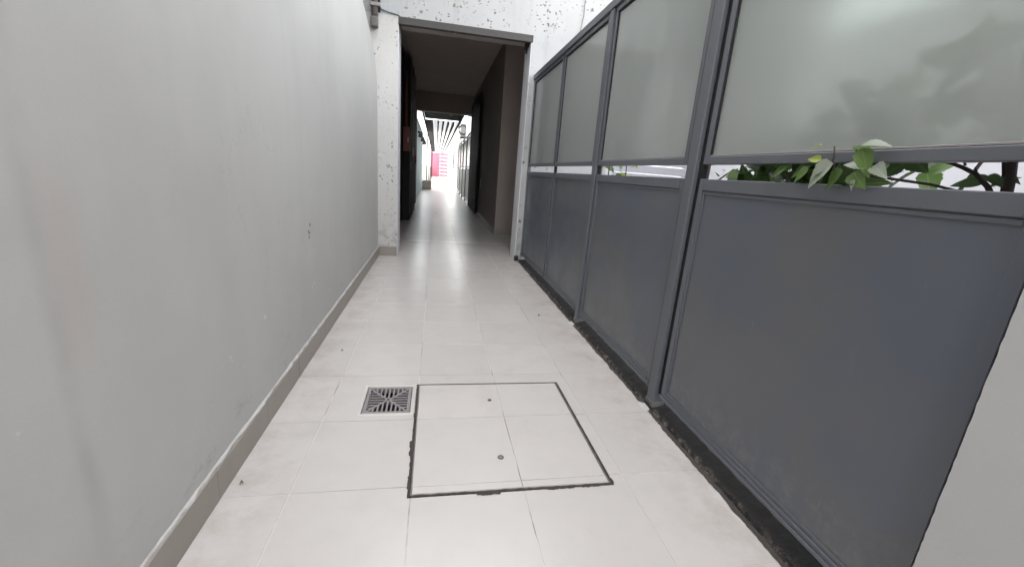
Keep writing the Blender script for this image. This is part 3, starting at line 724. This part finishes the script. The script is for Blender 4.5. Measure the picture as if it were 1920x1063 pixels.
SC = thing('small_shrub', 'small bright green shrub showing in the fence gap between the two posts', 'shrub', (1.2, 2.85, 0))
stems(SC, [([(1.2, 2.85, 0), (1.19, 2.82, .5), (1.16, 2.8, .9), (1.14, 2.76, 1.12)], .010, .003), ([(1.19, 2.83, .6), (1.2, 2.6, .9), (1.17, 2.56, 1.08)], .006, .003)])
leafy(SC, 60, ((1.07, 1.3), (2.45, 2.95), (.85, 1.13)), (.035, .065), ('leaf', 'leafyellow', 'leaf'))
SD = thing('young_tree', 'slim brown-trunked young tree behind the fence beside the nearer post', 'tree', (1.17, 1.76, 0))
obj('trunk', tube(bmesh.new(), [(1.17, 1.76, 0), (1.16, 1.74, .7), (1.165, 1.735, 1.1), (1.18, 1.72, 1.6), (1.2, 1.70, 2.3)], .024, .016, 9), M['bark'], SD, True)
stems(SD, [([(1.17, 1.73, .96), (1.19, 1.66, 1.02), (1.2, 1.6, 1.06), (1.2, 1.55, 1.05)], .004, .002), ([(1.2, 1.62, 1.05), (1.2, 1.6, 1.03), (1.21, 1.58, 1.0)], .003, .002)])
for k in range(14):
    p = Vector((1.2 + random.uniform(-.02, .02), random.uniform(1.50, 1.68), random.uniform(1.0, 1.075))); place_leaf(SD, SL['leafdark'], p, p + rnd_dir() * .028, rnd_dir(), 2.0)
leafy(SD, 40, ((1.08, 1.5), (1.4, 2.3), (1.75, 2.5)), (.06, .1), ('leaf', 'leafdark'))

# ------------------------------------------------------------------ the courtyard beyond the passage
bw = thing('blue_wall', 'pale blue wall along the left of the far courtyard', 'wall', (-.62, 15, 0))
obj('wall', box(-.9, -.6, 12.32, 19.4, 0, 2.30), M['blue'], bw)
obj('coping', box(-.92, -.58, 12.32, 19.4, 2.302, 2.34), M['white'], bw)
for yy, lab in ((14.2, 'nearer wall lamp on the pale blue courtyard wall'), (16.5, 'middle wall lamp on the pale blue courtyard wall'), (18.6, 'farthest wall lamp on the pale blue courtyard wall')):
    l = thing('wall_lamp', lab, 'lamp', (-.58, yy, 1.95), 'lamps on the blue wall')
    obj('bracket', bev(box(-.5995, -.54, yy - .03, yy + .03, 1.98, 2.04), .004), M['dark'], l)
    obj('lamp_shade', tube(bmesh.new(), [(-.51, yy, 2.03), (-.51, yy, 1.86)], .05, .085, 10), M['conduit'], l, True)
lw = obj('low_wall', box(-.9, -.6, 19.42, 50, 0, 1.1), M['white'])
tag(lw, 'low white wall beyond the pale blue wall in the sun', 'wall')
pb = thing('planter', 'small brown planter box at the foot of the pale blue wall', 'planter', (-.4, 19.9, 0))
obj('trough', bev(box(-.58, -.2, 19.5, 20.4, .01, .38), .02), M['skirting'], pb)
obj('soil', box(-.55, -.23, 19.54, 20.36, .381, .39), M['soil'], pb)

pg = thing('pergola', 'dark framed canopy with translucent roof strips over the far courtyard', 'canopy', (.17, 12.5, 0))
ZP = 2.46
obj('front_beam', box(-.44, .78, 12.6, 12.75, ZP, ZP + .12), M['pergola'], pg)
obj('roof_board', box(-.40, .74, 12.752, 15.0, ZP + .062, ZP + .075), M['pergola'], pg)
obj('edge_board', box(-.43, -.15, 15.002, 44, ZP, ZP + .03), M['pergola'], pg)
obj('edge_beam', box(.69, .75, 12.752, 44, ZP - .02, ZP + .06), M['pergola'], pg)
obj('edge_beam', box(-.44, -.402, 12.752, 44, ZP - .02, ZP + .06), M['pergola'], pg)
xs = [-.148, .02, .187, .354, .521, .688]
for a, b_ in zip(xs, xs[1:]):
    obj('roof_strip', box(a + .003, b_ - .003, 15.002, 44, ZP + .03, ZP + .038), M['roofsheet'], pg)
for a in xs[1:-1]: obj('rafter', box(a - .026, a + .026, 15.003, 44, ZP - .07, ZP + .028), M['pergola'], pg)
for yy in (20, 26, 32, 38, 43.9): obj('post', box(-.44, -.40, yy, yy + .06, 0, ZP - .021), M['pergola'], pg)

FF = thing('courtyard_fence', 'far grey framed fence with frosted panes on the right beyond the passage', 'fence', (.95, 14, 0))
for k in range(4): fence_bay(FF, 12.45 + 1.75 * k, 14.14 + 1.75 * k, 1.99, .93)
for k in range(5): fence_post(FF, 12.42 + 1.75 * k, .055, 2.45 if k == 0 else 1.99, .93)
frame_rail(FF, 'top_rail', .922, .98, 12.46, 19.5, 1.992, 2.03)
blocker = obj('sky_blocker', box(-6, -2.2, 12.35, 19.4, 0, 7.2), M['white'])  # added block that keeps sky light and sun off the courtyard
tag(blocker, 'added tall white block behind the pale blue wall, shading the courtyard', 'house')
wh = thing('white_house', 'bright white house wall on the right beyond the passage', 'house', (3, 22, 0))
obj('wall', box(2.3, 6, 12.35, 20, 0, 4.2), M['white'], wh)
obj('wing', box(1.35, 6, 20.003, 24.9, 0, 4.6), M['white'], wh)
obj('window', box(2.27, 2.2985, 15.5, 16.8, 1.0, 2.1), M['shutter'], wh)
obj('window', box(1.32, 1.3485, 22.8, 24.0, .9, 2.0), M['shutter'], wh)
ac = thing('air_conditioner', 'grey air conditioner unit hung on the far white house wall', 'air conditioner', (1.2, 21.5, 2.5))
obj('casing', bev(box(1.06, 1.33, 21.2, 22.1, 2.50, 3.10), .03, 2), M['acgrey'], ac)
fg = obj('fan_grille', ring_mesh(0, 0, .24, .17, 0, .02), M['dark'], ac, False, (1.2, 21.19, 2.8)); fg.rotation_euler = (R(90), 0, 0)
for yy in (21.3, 21.94): obj('bracket', box(1.1, 1.3485, yy, yy + .06, 2.44, 2.495), M['dark'], ac)
gh = thing('grey_house', 'grey green rendered house corner on the right of the far alley', 'house', (2, 27, 0))
obj('wall', box(1.15, 5, 25, 32, 0, 3.4), M['greywall'], gh)
obj('door', box(1.12, 1.1485, 26, 27, .02, 2.1), M['shutter'], gh); obj('window', box(1.12, 1.1485, 29, 30.2, 1, 2.1), M['dark'], gh)
fw = obj('end_wall', box(1.25, 1.6, 33, 52, 0, 2.9), M['white'])
tag(fw, 'far white wall on the right just before the pink gate', 'wall')
bk = obj('back_wall', box(-6, 6, 52.2, 52.6, 0, 4.2), M['white'])
tag(bk, 'white wall closing the far end of the alley behind the gate', 'wall')
PG = thing('pink_gate', 'bright pink metal gate at the far sunlit end of the alley', 'gate', (.35, 47, 0))
obj('solid_leaf', box(-.55, .35, 46.9, 46.98, .05, 2.5), M['pink'], PG)
for k in range(4): obj('post', box(-.58 + .57 * k, -.5 + .57 * k, 46.8, 46.88, 0, 2.9), M['pink'], PG)
for k in range(7): obj('bar', box(.36, 1.18, 46.9, 46.95, .1 + .36 * k, .34 + .36 * k), M['pink'], PG)
